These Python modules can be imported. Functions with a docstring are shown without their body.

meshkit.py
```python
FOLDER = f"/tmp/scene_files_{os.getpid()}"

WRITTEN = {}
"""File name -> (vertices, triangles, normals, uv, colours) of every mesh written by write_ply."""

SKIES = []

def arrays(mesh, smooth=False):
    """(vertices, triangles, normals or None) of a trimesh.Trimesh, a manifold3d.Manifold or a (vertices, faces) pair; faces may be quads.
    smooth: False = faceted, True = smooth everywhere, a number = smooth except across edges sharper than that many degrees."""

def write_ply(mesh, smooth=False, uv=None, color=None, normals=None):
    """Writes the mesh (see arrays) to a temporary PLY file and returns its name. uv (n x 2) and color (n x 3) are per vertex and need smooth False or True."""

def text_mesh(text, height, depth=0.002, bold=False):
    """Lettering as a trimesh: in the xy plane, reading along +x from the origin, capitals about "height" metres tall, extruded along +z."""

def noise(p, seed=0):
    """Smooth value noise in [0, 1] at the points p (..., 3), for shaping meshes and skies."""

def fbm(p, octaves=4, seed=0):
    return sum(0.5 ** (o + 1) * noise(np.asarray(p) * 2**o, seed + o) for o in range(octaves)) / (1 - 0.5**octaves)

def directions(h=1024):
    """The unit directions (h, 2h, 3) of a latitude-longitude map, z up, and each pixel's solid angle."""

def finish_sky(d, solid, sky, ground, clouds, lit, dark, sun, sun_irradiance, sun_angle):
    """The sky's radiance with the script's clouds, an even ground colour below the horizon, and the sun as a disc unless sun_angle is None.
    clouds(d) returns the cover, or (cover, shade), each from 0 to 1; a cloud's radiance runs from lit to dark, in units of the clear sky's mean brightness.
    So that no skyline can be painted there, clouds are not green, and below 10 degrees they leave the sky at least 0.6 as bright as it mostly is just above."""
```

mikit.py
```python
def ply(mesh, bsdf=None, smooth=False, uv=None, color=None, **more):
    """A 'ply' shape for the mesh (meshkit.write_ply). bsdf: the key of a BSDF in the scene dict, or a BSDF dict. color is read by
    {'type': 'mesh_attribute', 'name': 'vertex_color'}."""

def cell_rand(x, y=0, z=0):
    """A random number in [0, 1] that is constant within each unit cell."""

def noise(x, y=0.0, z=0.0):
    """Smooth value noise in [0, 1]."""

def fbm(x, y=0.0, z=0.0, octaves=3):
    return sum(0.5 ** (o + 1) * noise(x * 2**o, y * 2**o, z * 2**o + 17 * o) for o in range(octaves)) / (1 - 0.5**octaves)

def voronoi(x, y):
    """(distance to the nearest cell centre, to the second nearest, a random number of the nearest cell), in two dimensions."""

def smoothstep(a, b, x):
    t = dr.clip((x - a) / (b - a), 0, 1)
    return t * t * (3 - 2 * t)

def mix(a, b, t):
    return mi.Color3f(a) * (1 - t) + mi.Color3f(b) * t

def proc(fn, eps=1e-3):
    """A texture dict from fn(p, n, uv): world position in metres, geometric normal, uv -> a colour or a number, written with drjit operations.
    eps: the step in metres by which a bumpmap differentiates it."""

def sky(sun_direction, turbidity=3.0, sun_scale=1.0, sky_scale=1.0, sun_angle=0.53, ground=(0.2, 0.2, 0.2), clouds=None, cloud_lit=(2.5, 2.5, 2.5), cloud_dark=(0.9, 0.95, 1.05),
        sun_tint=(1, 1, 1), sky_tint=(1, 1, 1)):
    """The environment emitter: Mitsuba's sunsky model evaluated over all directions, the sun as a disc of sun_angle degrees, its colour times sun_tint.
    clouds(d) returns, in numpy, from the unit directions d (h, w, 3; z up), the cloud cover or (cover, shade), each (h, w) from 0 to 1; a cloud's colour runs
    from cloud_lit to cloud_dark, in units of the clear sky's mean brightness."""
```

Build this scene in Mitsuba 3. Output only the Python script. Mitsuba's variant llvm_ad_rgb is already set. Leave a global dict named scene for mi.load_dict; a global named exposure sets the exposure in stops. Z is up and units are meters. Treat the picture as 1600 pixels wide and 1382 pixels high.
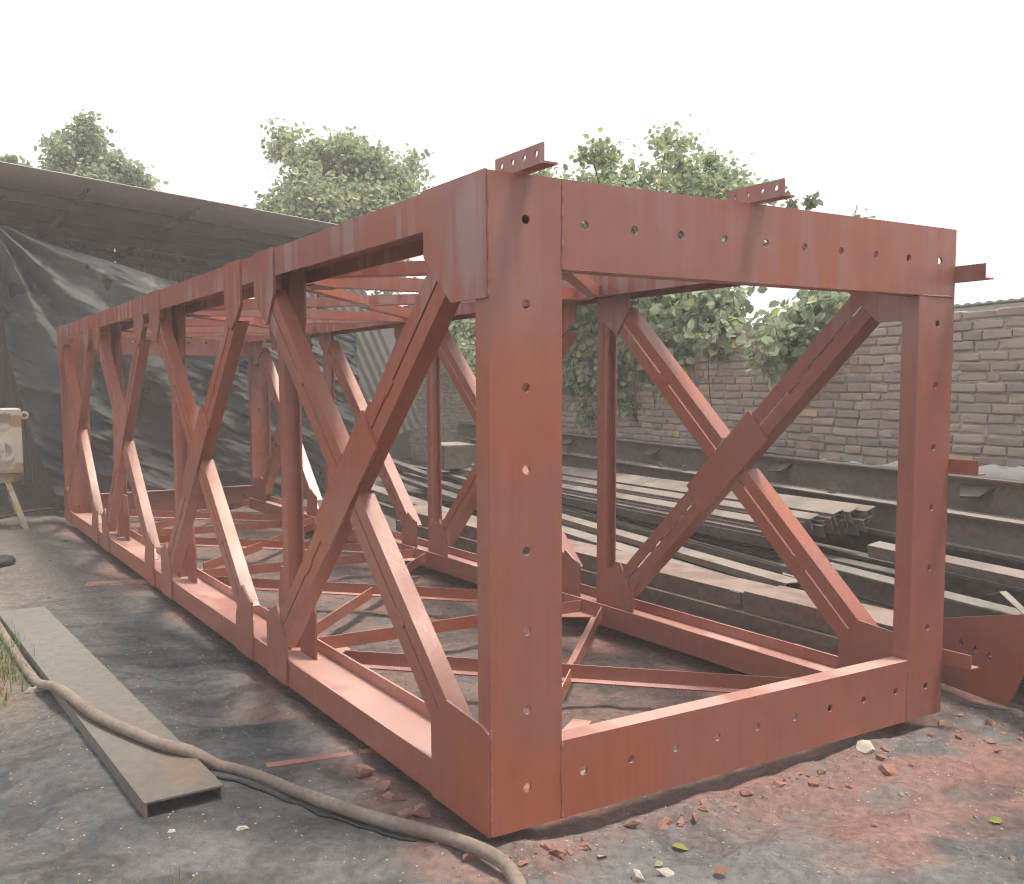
import math, random
import numpy as np, trimesh, mitsuba as mi, drjit as dr
import mikit, meshkit
from mikit import noise, fbm, voronoi, smoothstep, mix, cell_rand
from shapely.geometry import Polygon, Point, box as sbox

T = mi.ScalarTransform4f
scene = {'type': 'scene'}
labels = {'haze': {'label': 'thin added haze standing in for sky flare over the yard', 'kind': 'stuff'}}
rng = np.random.default_rng(7)
random.seed(7)

# ------------------------------------------------------------------ camera, sky, exposure
CAM = np.array([-1.7173, -2.9091, 1.5835])
yaw, pit, rol = .5557, -.0873, -.0040
fw = np.array([math.sin(yaw) * math.cos(pit), math.cos(yaw) * math.cos(pit), math.sin(pit)])
rt = np.cross(fw, [0, 0, 1.]); rt /= np.linalg.norm(rt); up = np.cross(rt, fw)
UP = -rt * math.sin(rol) + up * math.cos(rol)
scene['camera'] = {
    'type': 'perspective', 'fov': math.degrees(2 * math.atan(800 / 1555.65)), 'fov_axis': 'x',
    'near_clip': 0.05, 'far_clip': 2000.0, 'principal_point_offset_y': -49.0 / 1382,
    'to_world': T().look_at(origin=CAM.tolist(), target=(CAM + fw).tolist(), up=UP.tolist())}
scene['sky'] = mikit.sky([0.26, -0.20, 1.0], turbidity=3, sun_scale=0.30, sun_angle=12, clouds=lambda d: 1.0,
                         cloud_lit=(0.95, 0.95, 0.97), cloud_dark=(0.5, 0.5, 0.52), sun_tint=(.97, 1.0, 1.06))
exposure = 3.7

# thin air haze, added to wash out far things as sky flare does
scene['haze_air'] = {'type': 'homogeneous', 'albedo': {'type': 'rgb', 'value': [.95, .95, .95]}, 'sigma_t': {'type': 'rgb', 'value': [.006, .006, .006]}}
scene['haze'] = {'type': 'cube', 'to_world': T().translate([0, 0, 4.9]).scale([132, 132, 6.2]), 'bsdf': {'type': 'null'}, 'interior': {'type': 'ref', 'id': 'haze_air'}}
scene['camera']['medium'] = {'type': 'ref', 'id': 'haze_air'}
# ------------------------------------------------------------------ bookkeeping
def key_of(name, parent=None):
    base = name if parent is None else parent + '__' + name
    k, i = base, 1
    while k in scene or k in place:
        k = f'{base}_{i:03d}'; i += 1
    return k
place = {}
def thing(name, label, cat, group=None):
    k = key_of(name); place[k] = 1
    labels[k] = {'label': label, 'category': cat}
    if group: labels[k]['group'] = group
    return k
def put(name, mesh, bsdf, parent=None, smooth=False, label=None, cat=None, group=None, kind=None, color=None, uv=None):
    k = key_of(name, parent)
    if isinstance(mesh, (list, tuple)): mesh = cat_mesh(mesh)
    scene[k] = mikit.ply(mesh, bsdf, smooth=smooth, color=color, uv=uv)
    e = {}
    if label: e['label'] = label
    if cat: e['category'] = cat
    if group: e['group'] = group
    if kind: e['kind'] = kind
    if e: labels[k] = e
    return k
def cat_mesh(ms): return trimesh.util.concatenate(list(ms))

# ------------------------------------------------------------------ mesh helpers
def box(x0, x1, y0, y1, z0, z1):
    m = trimesh.creation.box(extents=(abs(x1 - x0), abs(y1 - y0), abs(z1 - z0)))
    m.apply_translation(((x0 + x1) / 2, (y0 + y1) / 2, (z0 + z1) / 2)); return m
def bevel_box(sx, sy, sz, b, jit=0.0, r=None):
    pts = []
    for a in (-1, 1):
        for c in (-1, 1):
            for d in (-1, 1):
                j = r.uniform(-jit, jit, 3) if (r is not None and jit) else np.zeros(3)
                h = np.array([sx / 2 * a, sy / 2 * c, sz / 2 * d]) + j
                for ax in range(3):
                    q = h.copy()
                    for o in range(3):
                        if o != ax: q[o] -= np.sign([a, c, d][o]) * b
                    pts.append(q)
    return trimesh.convex.convex_hull(np.array(pts))
def xform(m, X, Y, Z, o):
    M = np.eye(4); M[:3, 0], M[:3, 1], M[:3, 2], M[:3, 3] = X, Y, Z, o
    m = m.copy(); m.apply_transform(M)
    return m
def bar(poly, p0, p1, xd):
    """polygon in local (x,y) swept from p0 to p1; xd = direction of local x"""
    p0, p1, xd = (np.asarray(v, float) for v in (p0, p1, xd))
    Z = p1 - p0; L = np.linalg.norm(Z); Z /= L
    X = xd - Z * (xd @ Z); X /= np.linalg.norm(X); Y = np.cross(Z, X)
    return xform(trimesh.creation.extrude_polygon(poly, L, engine='earcut'), X, Y, Z, p0)
def plate(poly, o, X, Y, t):
    """polygon in plane (X,Y) at origin o, thickness t along X x Y"""
    X, Y = np.asarray(X, float), np.asarray(Y, float)
    return xform(trimesh.creation.extrude_polygon(poly, t, engine='earcut'), X, Y, np.cross(X, Y), np.asarray(o, float))
def Lpoly(a, b, t): return Polygon([(0, 0), (a, 0), (a, t), (t, t), (t, b), (0, b)])
def Cpoly(h, b, tw, tf): return Polygon([(0, 0), (b, 0), (b, tf), (tw, tf), (tw, h - tf), (b, h - tf), (b, h), (0, h)])
def Ipoly(h, b, tw, tf):
    return Polygon([(-b/2, 0), (b/2, 0), (b/2, tf), (tw/2, tf), (tw/2, h-tf), (b/2, h-tf), (b/2, h), (-b/2, h), (-b/2, h-tf), (-tw/2, h-tf), (-tw/2, tf), (-b/2, tf)])
def tube(points, r, sides=10, jit=0, seed=0):
    p = np.asarray(points, float); n = len(p)
    t = np.gradient(p, axis=0); t /= np.linalg.norm(t, axis=1, keepdims=True)
    ref = np.where(np.abs(t[:, 2:]) < .9, [0, 0, 1.], [1., 0, 0])
    a = np.cross(t, ref); a /= np.linalg.norm(a, axis=1, keepdims=True); b = np.cross(t, a)
    ang = np.arange(sides) * 2 * np.pi / sides
    R = np.broadcast_to(np.asarray(r, float), (n,))[:, None] * (1 + jit * np.random.default_rng(seed).uniform(-1, 1, (n, sides)))
    v = p[:, None] + R[..., None] * (np.cos(ang)[None, :, None] * a[:, None] + np.sin(ang)[None, :, None] * b[:, None])
    i, j = np.meshgrid(np.arange(n - 1), np.arange(sides), indexing='ij')
    q = np.stack([i*sides+j, i*sides+(j+1) % sides, (i+1)*sides+(j+1) % sides, (i+1)*sides+j], -1).reshape(-1, 4)
    f = np.vstack([q[:, [0, 2, 1]], q[:, [0, 3, 2]]])
    v = v.reshape(-1, 3)
    c0, c1 = len(v), len(v) + 1
    v = np.vstack([v, p[0], p[-1]])
    k = np.arange(sides)
    f = np.vstack([f, np.stack([np.full(sides, c0), k, (k+1) % sides], -1), np.stack([np.full(sides, c1), (n-1)*sides+(k+1) % sides, (n-1)*sides+k], -1)])
    m = trimesh.Trimesh(v, f, process=False)
    if m.volume < 0: m.invert()
    return m
def spline(pts, n):
    from scipy.interpolate import CubicSpline
    p = np.asarray(pts, float); s = np.r_[0, np.cumsum(np.linalg.norm(np.diff(p, axis=0), axis=1))]
    return CubicSpline(s, p)(np.linspace(0, s[-1], n))
def grid(nu, nv, fn):
    u, v = np.meshgrid(np.linspace(0, 1, nu), np.linspace(0, 1, nv), indexing='ij')
    P = fn(u, v).reshape(-1, 3)
    i, j = np.meshgrid(np.arange(nu - 1), np.arange(nv - 1), indexing='ij')
    a = i * nv + j
    q = np.stack([a, a + nv, a + nv + 1, a + 1], -1).reshape(-1, 4)
    return trimesh.Trimesh(P, np.vstack([q[:, [0, 1, 2]], q[:, [0, 2, 3]]]), process=False)
def rock(r, size, flat=.6):
    n = r.integers(9, 15)
    p = r.normal(size=(n, 3)); p /= np.linalg.norm(p, axis=1, keepdims=True)
    p *= r.uniform(.65, 1.0, (n, 1)); p *= np.array([1, r.uniform(.6, 1), flat * r.uniform(.7, 1.1)]) * size
    m = trimesh.convex.convex_hull(p)
    a = r.uniform(0, 6.28); c, s = math.cos(a), math.sin(a)
    m.apply_transform([[c, -s, 0, 0], [s, c, 0, 0], [0, 0, 1, 0], [0, 0, 0, 1]])
    return m

# ------------------------------------------------------------------ materials
def proc(fn, eps=1e-3): return mikit.proc(fn, eps)
def principled(col, rough, spec=.5, metallic=0.0, bump=None, bscale=0.002, beps=2e-3, **k):
    b = {'type': 'principled', 'base_color': col, 'roughness': rough, 'specular': spec, 'metallic': metallic, **k}
    if bump is not None:
        b = {'type': 'bumpmap', 'arbitrary': {**proc(bump, beps)}, 'bsdf': b, 'scale': bscale}
    return {'type': 'twosided', 'bsdf': b}
def rgb(*c): return {'type': 'rgb', 'value': list(c)}

def paint_col(p, n, uv):
    big = fbm(p.x * 1.7 + 3, p.y * 1.7, p.z * 1.3, 3)
    fine = fbm(p.x * 14, p.y * 14, p.z * 9, 3)
    c = mix((.238, .086, .066), (.265, .078, .046), smoothstep(.48, .70, big))
    runs = fbm(p.x * 55, p.y * 55, p.z * 1.6, 2)
    c = c * (.93 + .14 * fine) * (.94 + .12 * runs)
    # dusty wash that ran down the side of the upper steel
    side = smoothstep(.5, .8, -n.x)
    patch = smoothstep(.40, .60, fbm(p.x * 3 + 11, p.y * 2.6 + 5, p.z * 1.6, 3)) * smoothstep(.38, .58, fbm(p.x * 17, p.y * 19, p.z * 1.3 + 4, 2))
    c = mix(c, (.27, .185, .185), (side + .35 * smoothstep(.5, .8, -n.y)) * patch * smoothstep(1.6, 2.0, p.z) * .6)
    # dusty overspray on faces that look up, paled to paint in the sky sheen
    dust_sheen = smoothstep(.75, .95, n.z) * (.45 + .5 * smoothstep(.38, .62, fbm(p.x * 4, p.y * 2.2, 2.0, 3)))
    c = mix(c, (.50, .34, .31), dust_sheen * .75)
    return c
def paint_rough(p, n, uv): return .24 + .16 * fbm(p.x * 6, p.y * 6, p.z * 6, 2)
def paint_bump(p, n, uv): return fbm(p.x * 90, p.y * 90, p.z * 90, 2)
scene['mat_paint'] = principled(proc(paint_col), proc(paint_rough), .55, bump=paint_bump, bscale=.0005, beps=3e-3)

def steel_fn(base, dustc, seed, k=.9):
    def f(p, n, uv):
        a = fbm(p.x * 3 + seed, p.y * 1.2, p.z * 6, 3)
        b = fbm(p.x * 22, p.y * 22 + seed, p.z * 22, 3)
        c = mix(tuple(v * .72 for v in base), tuple(v * 1.25 for v in base), a)
        c = mix(c, (.17, .085, .05), smoothstep(.58, .75, fbm(p.x * 5 + seed, p.y * 5, p.z * 9, 3)) * .55)
        c = c * (.75 + .5 * b)
        d = smoothstep(.25, .85, n.z) * (.45 + .55 * smoothstep(.3, .6, fbm(p.x * 4, p.y * 4 + seed, 1.0, 3)))
        return mix(c, dustc, d * k * .85)
    return f
scene['mat_steel'] = principled(proc(steel_fn((.135, .118, .104), (.255, .228, .207), 1)), .62, .4)
scene['mat_steel_red'] = principled(proc(steel_fn((.125, .095, .083), (.265, .20, .18), 9)), .62, .4)
scene['mat_steel_dark'] = principled(proc(steel_fn((.06, .056, .054), (.14, .13, .122), 4)), .6, .4)
scene['mat_steel_blue'] = principled(proc(steel_fn((.125, .13, .122), (.20, .185, .168), 6, .6)), .55, .45)

def ground_masks(x, y):
    pass
def ground_col(p, n, uv):
    x, y = p.x, p.y
    w1 = fbm(x * 1.3 + 5, y * 1.3, 0.0, 4) - .5
    w2 = fbm(x * 5, y * 5, 3.0, 4)
    w3 = fbm(x * 34, y * 34, 1.0, 4)
    gr = noise(x * 210, y * 210, 2.0)
    sm = 1 - dr.abs(2 * fbm(x * 1.6 + 1.2 * w2, y * 3.4 + 1.5 * w1, 5.0, 4) - 1)
    # dark foundry-like dirt, with paler dry patches
    c = mix((.070, .072, .076), (.112, .113, .115), smoothstep(.38, .66, fbm(x * .9, y * .9 + 3, 7.0, 4)))
    c = mix(c, (.043, .044, .046), smoothstep(.52, .74, fbm(x * 2.2 + 9, y * 3.6, 2.0, 4)) * .7)
    c = c * (1 - .30 * smoothstep(.75, 1.0, sm))
    # brown earth further back on the left
    c = mix(c, (.112, .099, .088), smoothstep(3.2, 7.0, y + 2.0 * w1 - .2 * x) * .75)
    c = mix(c, (.17, .14, .105), smoothstep(-.95, -1.35, x + .4 * w1) * smoothstep(1.8, 3.2, y) * .8)
    # red paint overspray beside and inside the frame
    inside = smoothstep(-.05, .35, x) * smoothstep(2.8, 2.4, x) * smoothstep(-.05, .2, y)
    c = mix(c, (.150, .104, .094), inside * (.35 + .6 * smoothstep(.35, .6, w2)))
    dl = dr.maximum(dr.maximum(-x, x - 2.53), dr.maximum(-y, y - 10.1))
    e = dl + 1.0 * w1 + .25 * (w2 - .5)
    red = smoothstep(.34, .0, e) * smoothstep(-.9, -.1, dl) * smoothstep(.30, .55, w2 + .35 * smoothstep(.22, .0, dl))
    rightpatch = smoothstep(.3, 1.4, x) * smoothstep(-.85, -.45, y + 1.3 * w1) * smoothstep(.45, .1, y)
    red = dr.maximum(red * .75, rightpatch * smoothstep(.38, .52, fbm(x * 1.8 + 2, y * 1.8, 4.0, 3)) * .9)
    c = mix(c, mix((.140, .080, .070), (.205, .112, .096), w2), red * (.5 + .5 * smoothstep(.35, .6, w2)) * .85)
    c = c * (.55 + .62 * w3 + .28 * gr)
    speck = voronoi(x * 38, y * 38)
    c = mix(c, (.36, .34, .32), smoothstep(.22, .10, speck[0]) * smoothstep(.955, .975, speck[2]) * .6)
    return c
def ground_bump(p, n, uv):
    return fbm(p.x * 42, p.y * 42, 0.0, 4) + .9 * fbm(p.x * 9, p.y * 14, 2.0, 3)
scene['mat_ground'] = principled(proc(ground_col), .93, .25, bump=ground_bump, bscale=.016, beps=2.5e-3)

def tarp_col(p, n, uv):
    a = fbm(p.x * 2, p.y * 2, p.z * 2, 4)
    c = mix((.056, .062, .065), (.092, .099, .102), a)
    pale = smoothstep(.66, .76, fbm(p.x * 3.1 + 21, 0.0, p.z * 3.4, 4)) * smoothstep(1.5, 3.2, p.z)
    c = mix(c, (.20, .195, .17), pale * .55)
    c = mix(c, (.02, .02, .022), smoothstep(.74, .78, fbm(p.x * 4 + 3, 5.0, p.z * 3.2, 3)) * .8)
    return c
def tarp_bump(p, n, uv): return fbm(p.x * 6, p.y * 6, p.z * 6, 4) + .4 * fbm(p.x * 22, p.y * 22, p.z * 22, 2)
scene['mat_tarp'] = principled(proc(tarp_col), .82, .25, bump=tarp_bump, bscale=.011, beps=5e-3)

def brick_grain(p, n, uv): return fbm(p.x * 40, p.y * 40, p.z * 40, 3) + .7 * fbm(p.x * 11, p.y * 11, p.z * 11, 2)
scene['mat_brick'] = principled({'type': 'mesh_attribute', 'name': 'vertex_color'}, .92, .2, bump=brick_grain, bscale=.010, beps=3e-3)
def mortar_col(p, n, uv):
    c = mix((.33, .305, .275), (.46, .425, .385), fbm(p.x * 8, p.y * 8, p.z * 8, 4))
    return c * (.7 + .6 * fbm(p.x * 40, p.y * 40, p.z * 40, 2))
scene['mat_mortar'] = principled(proc(mortar_col), .95, .2, bump=brick_grain, bscale=.03, beps=4e-3)
scene['mat_lime'] = principled(proc(lambda p, n, uv: mix((.62, .61, .57), (.40, .38, .34), smoothstep(.5, .7, fbm(p.x * 9, p.y * 9, p.z * 14, 3)))), .9, .2)

def roof_col(p, n, uv):
    c = mix((.15, .142, .137), (.085, .078, .074), fbm(p.x * .8, p.y * 5, p.z, 4))
    return mix(c, (.20, .13, .09), smoothstep(.58, .72, fbm(p.x * 1.5 + 7, p.y * 3, 0.0, 3)) * .5)
scene['mat_roof_lit'] = principled(proc(lambda p, n, uv: mix((.30, .29, .285), (.40, .385, .38), fbm(p.x * .8, p.y * 5, p.z, 3))), .55, .5)  # roof colour made paler to paint in daylight near the open edge
scene['mat_roof'] = principled(proc(roof_col), .6, .4)
scene['mat_sheet'] = principled(proc(lambda p, n, uv: mix((.085, .092, .085), (.135, .138, .128), fbm(p.x * 3, p.y * 3, p.z * 1.5, 4))), .6, .4)
scene['mat_plaster'] = principled(proc(lambda p, n, uv: mix((.16, .155, .15), (.26, .25, .24), fbm(p.x * 1.5, p.y * 1.5, p.z * 2.5, 4))), .9, .2)
scene['mat_white'] = principled(rgb(.72, .72, .70), .7, .3)
scene['mat_shade'] = principled(rgb(.05, .05, .055), .8, .2)
scene['mat_timber'] = principled(proc(lambda p, n, uv: mix((.12, .09, .065), (.20, .16, .12), fbm(p.x * 9, p.y * 2, p.z * 20, 3))), .85, .2)

def beige_col(p, n, uv):
    c = mix((.31, .28, .235), (.39, .365, .32), fbm(p.x * 5, p.y * 5, p.z * 4, 3))
    rust = smoothstep(.52, .62, fbm(p.x * 4 + 5, p.y * 4, p.z * 5 + 2.0, 3))
    c = mix(c, (.20, .125, .07), rust * .85)
    return mix(c, (.38, .27, .09), smoothstep(.60, .70, fbm(p.x * 5 + 30, p.y * 5, p.z * 5, 2)) * .7)
scene['mat_beige'] = principled(proc(beige_col), .6, .4)
scene['mat_rubber'] = principled(rgb(.03, .03, .032), .7, .3)
def hose_col(p, n, uv):
    c = mix((.125, .095, .080), (.22, .185, .16), fbm(p.x * 6, p.y * 6, p.z * 6, 3))
    return c * (.75 + .5 * fbm(p.x * 60, p.y * 60, p.z * 60, 2))
scene['mat_hose'] = principled(proc(hose_col), .75, .3)
def chan_col(p, n, uv):
    c = mix((.088, .078, .070), (.135, .123, .110), fbm(p.x * 2.2, p.y * 1.1, 0.0, 4))
    c = mix(c, (.15, .09, .06), smoothstep(.55, .7, fbm(p.x * 5 + 2, p.y * 3.5, p.z * 8, 4)) * .55)
    c = mix(c, (.140, .140, .135), smoothstep(1.0, 4.0, p.y + .8 * noise(p.x * 4, p.y * 2)) * .7)
    return c * (.8 + .4 * fbm(p.x * 30, p.y * 30, p.z * 30, 3))
scene['mat_channel'] = principled(proc(chan_col), .7, .35, bump=brick_grain, bscale=.003)
for nm, c in (('pale', (.34, .32, .28)), ('grey', (.20, .195, .185)), ('red', (.23, .125, .105)), ('brown', (.20, .15, .12))):
    scene['mat_stone_' + nm] = principled(proc((lambda c: lambda p, n, uv: mix(tuple(v * .7 for v in c), tuple(v * 1.25 for v in c), fbm(p.x * 50, p.y * 50, p.z * 50, 3)))(c)), .95, .2)
scene['mat_leaf'] = {'type': 'principledthin', 'base_color': {'type': 'mesh_attribute', 'name': 'vertex_color'}, 'roughness': .55, 'diff_trans': .75, 'spec_trans': 0.0, 'eta': 1.35}
scene['mat_bark'] = principled(proc(lambda p, n, uv: mix((.10, .085, .07), (.19, .165, .14), fbm(p.x * 12, p.y * 12, p.z * 4, 3))), .95, .2)
scene['mat_weld'] = principled(proc(lambda p, n, uv: mix((.20, .075, .06), (.30, .12, .095), noise(p.x * 60, p.y * 60, p.z * 60))), .5, .5)

# ------------------------------------------------------------------ ground
GZ = -0.055
def seg_dist(x, y, line):
    d = np.full(np.shape(x), 9.)
    for (a, b) in zip(line[:-1], line[1:]):
        a, b = np.array(a), np.array(b); ab = b - a
        t = np.clip(((x - a[0]) * ab[0] + (y - a[1]) * ab[1]) / (ab @ ab), 0, 1)
        d = np.minimum(d, np.hypot(x - a[0] - t * ab[0], y - a[1] - t * ab[1]))
    return d
RUTS = [([(-1.35, 1.9), (-1.20, 1.35), (-1.12, 1.0), (-1.0, .75), (-.75, .5), (-.3, .25), (.1, .0)], .055, .016),
        ([(-1.6, .62), (-1.1, .38), (-.5, .12), (.2, -.25)], .09, -.02),
        ([(.2, -.28), (.9, -.25), (1.7, -.5), (2.6, -.75)], .12, -.02),
        ([(.5, -.42), (1.1, -.62), (1.6, -.9)], .08, .014),
        ([(-.9, 3.2), (-.55, 2.3), (-.25, 1.9)], .12, -.016), ([(-.6, 4.4), (-.3, 3.0), (-.1, 2.2)], .10, .016)]
def gz(x, y):
    x, y = np.asarray(x, float), np.asarray(y, float)
    p = np.stack([x, y, 0 * x], -1)
    z = GZ + .05 * (meshkit.fbm(p * .9, 3, 3) - .5) + .045 * (meshkit.fbm(p * 3.1, 3, 5) - .5) + .030 * (meshkit.fbm(p * np.array([7., 11., 1]), 4, 8) - .5)
    for line, w, h in RUTS:
        z = z + h * np.exp(-(seg_dist(x, y, line) / w) ** 2)
    # dirt banked up against the channel that lies on the ground
    xc = -.845 - .0449 * (y - .87)
    d = np.hypot(np.maximum(0, np.abs(x - xc) - .13), np.maximum(0, np.maximum(.95 - y, y - 4.7)))
    t_ = np.clip(d / .45, 0, 1); t_ = t_ * t_ * (3 - 2 * t_)
    z = z * t_ + (1 - t_) * (-.010 + .35 * (z - GZ))
    z = z + .030 * np.exp(-(((x - .02) / .35) ** 2 + ((y + .12) / .3) ** 2))
    inside = np.clip((x + .03) / .10, 0, 1) * np.clip((2.62 - x) / .10, 0, 1) * np.clip((y + .03) / .10, 0, 1)
    return z - .034 * inside
def axis(lo, hi, step, far):
    c = np.arange(lo, hi, step); o = np.geomspace(step, far, 46)
    return np.r_[(lo - o)[::-1], c, c[-1] + o]
gx, gy = axis(-3.2, 4.6, .022, 118), axis(-1.2, 6.0, .022, 118)
X, Y = np.meshgrid(gx, gy, indexing='ij')
Zg = gz(X, Y)
far = np.clip((np.hypot(X - 1, Y - 3) - 25) / 20, 0, 1); Zg = Zg * (1 - far) + GZ * far
nx, ny = X.shape
i, j = np.meshgrid(np.arange(nx - 1), np.arange(ny - 1), indexing='ij'); a = i * ny + j
q = np.stack([a, a + ny, a + ny + 1, a + 1], -1).reshape(-1, 4)
put('ground', trimesh.Trimesh(np.stack([X, Y, Zg], -1).reshape(-1, 3), np.vstack([q[:, [0, 1, 2]], q[:, [0, 2, 3]]]), process=False), 'mat_ground', smooth=True,
    label='dark grey dirt yard stained with red paint overspray around the frame', kind='structure')

# ------------------------------------------------------------------ the steel frame
W, H, L = 2.53, 2.30, 10.08
XR = 2.33                                   # plane of the right-hand bracing
NB, NT = [2.56, 5.12, 7.66], [2.62, 5.22, 7.74]   # panel points on the bottom and top chords
frame = thing('truss_frame', 'long red oxide painted box truss frame with crossed angle braces standing in the yard', 'steel frame')
P = 'mat_paint'
def holes(poly, pts, r=.0165):
    for x, y in pts: poly = poly.difference(Point(x, y).buffer(r, 6))
    return poly
V8 = [.15 + k * .2857 for k in range(8)]
def portal(y, d):
    """end frame of four channels: web in the plane y, flanges pointing along d"""
    Yd = lambda a, b: (y + d * a, y + d * b) if d > 0 else (y + d * b, y + d * a)
    def web(poly): return plate(poly, (0, y + (.01 if d > 0 else 0), 0), (1, 0, 0), (0, 0, 1), .01)   # X x Z = -Y
    y0, y1 = Yd(.0102, .09)
    # left post
    put('post', [web(holes(sbox(0, 0, .2985, H), [(.149, z) for z in V8])), box(0, .012, y0, y1, 0, H), box(.2865, .2985, y0, y1, .3, 1.985)], P, frame)
    put('post', [web(holes(sbox(2.275, 0, W, 1.988), [(2.411, z) for z in V8[:-1]])), box(2.275, 2.287, y0, y1, .3, 1.986), box(W - .012, W, y0, y1, 0, 1.986)], P, frame)
    put('beam', [web(holes(sbox(.3, 1.99, W, H), [(.397 + k * .2241, 2.15) for k in range(10)])), box(.3, W, y0, y1, H - .012, H), box(.3, W, y0, y1, 1.99, 2.002)], P, frame)
    put('beam', [web(holes(sbox(.3, 0, 2.2735, .293), [(.397 + k * .2241, .159) for k in range(9)])), box(.3, 2.2735, y0, y1, .281, .293), box(.3, 2.2735, y0, y1, 0, .012)], P, frame)
portal(0, 1); portal(L, -1)
def seam(p0, p1, r=.0048, seed=1):
    p0, p1 = np.array(p0, float), np.array(p1, float); n = max(6, int(np.linalg.norm(p1 - p0) / .012))
    pts = p0 + (p1 - p0) * np.linspace(0, 1, n)[:, None]
    g = np.random.default_rng(seed)
    return tube(pts + g.normal(0, .0009, pts.shape), r * g.uniform(.6, 1.35, n), 6)
for k, (p0, p1) in enumerate([((-.001, -.0005, .01), (-.001, -.0005, .39)), ((-.001, -.0005, 1.88), (-.001, -.0005, 2.295)), ((.2992, -.0005, 1.992), (.2992, -.0005, 2.298)), ((.2992, -.0005, .005), (.2992, -.0005, .292)),
                              ((.30, .0, 1.989), (.30, .09, 1.989)), ((2.274, -.0003, .002), (2.274, -.0003, .291)), ((2.30, -.0003, 1.989), (2.52, -.0003, 1.989)), ((2.2715, .004, .2945), (2.2715, .09, .2945))]):
    put('weld_seam', seam(p0, p1, seed=k), 'mat_weld', frame, smooth=True)
# chords: I sections lying on their side
def chord(x0, z0):
    w = .30
    return [box(x0, x0 + .012, .091, L - .091, z0, z0 + .14), box(x0 + w - .012, x0 + w, .091, L - .091, z0, z0 + .14), box(x0 + .012, x0 + w - .012, .091, L - .091, z0 + .066, z0 + .074)]
for x0 in (0, 2.21):
    put('chord', chord(x0, 0), P, frame); put('chord', chord(x0, 2.16), P, frame)
# node posts: I sections
def node_post(x0, y):
    return bar(Ipoly(.10, .085, .007, .009), (x0, y, .0745), (x0, y, 2.2255), (0, 1, 0))
for k in range(3):
    y = (NB[k] + NT[k]) / 2
    put('node_post', node_post(.262, y), P, frame); put('node_post', node_post(2.505, y - .02), P, frame)
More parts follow.
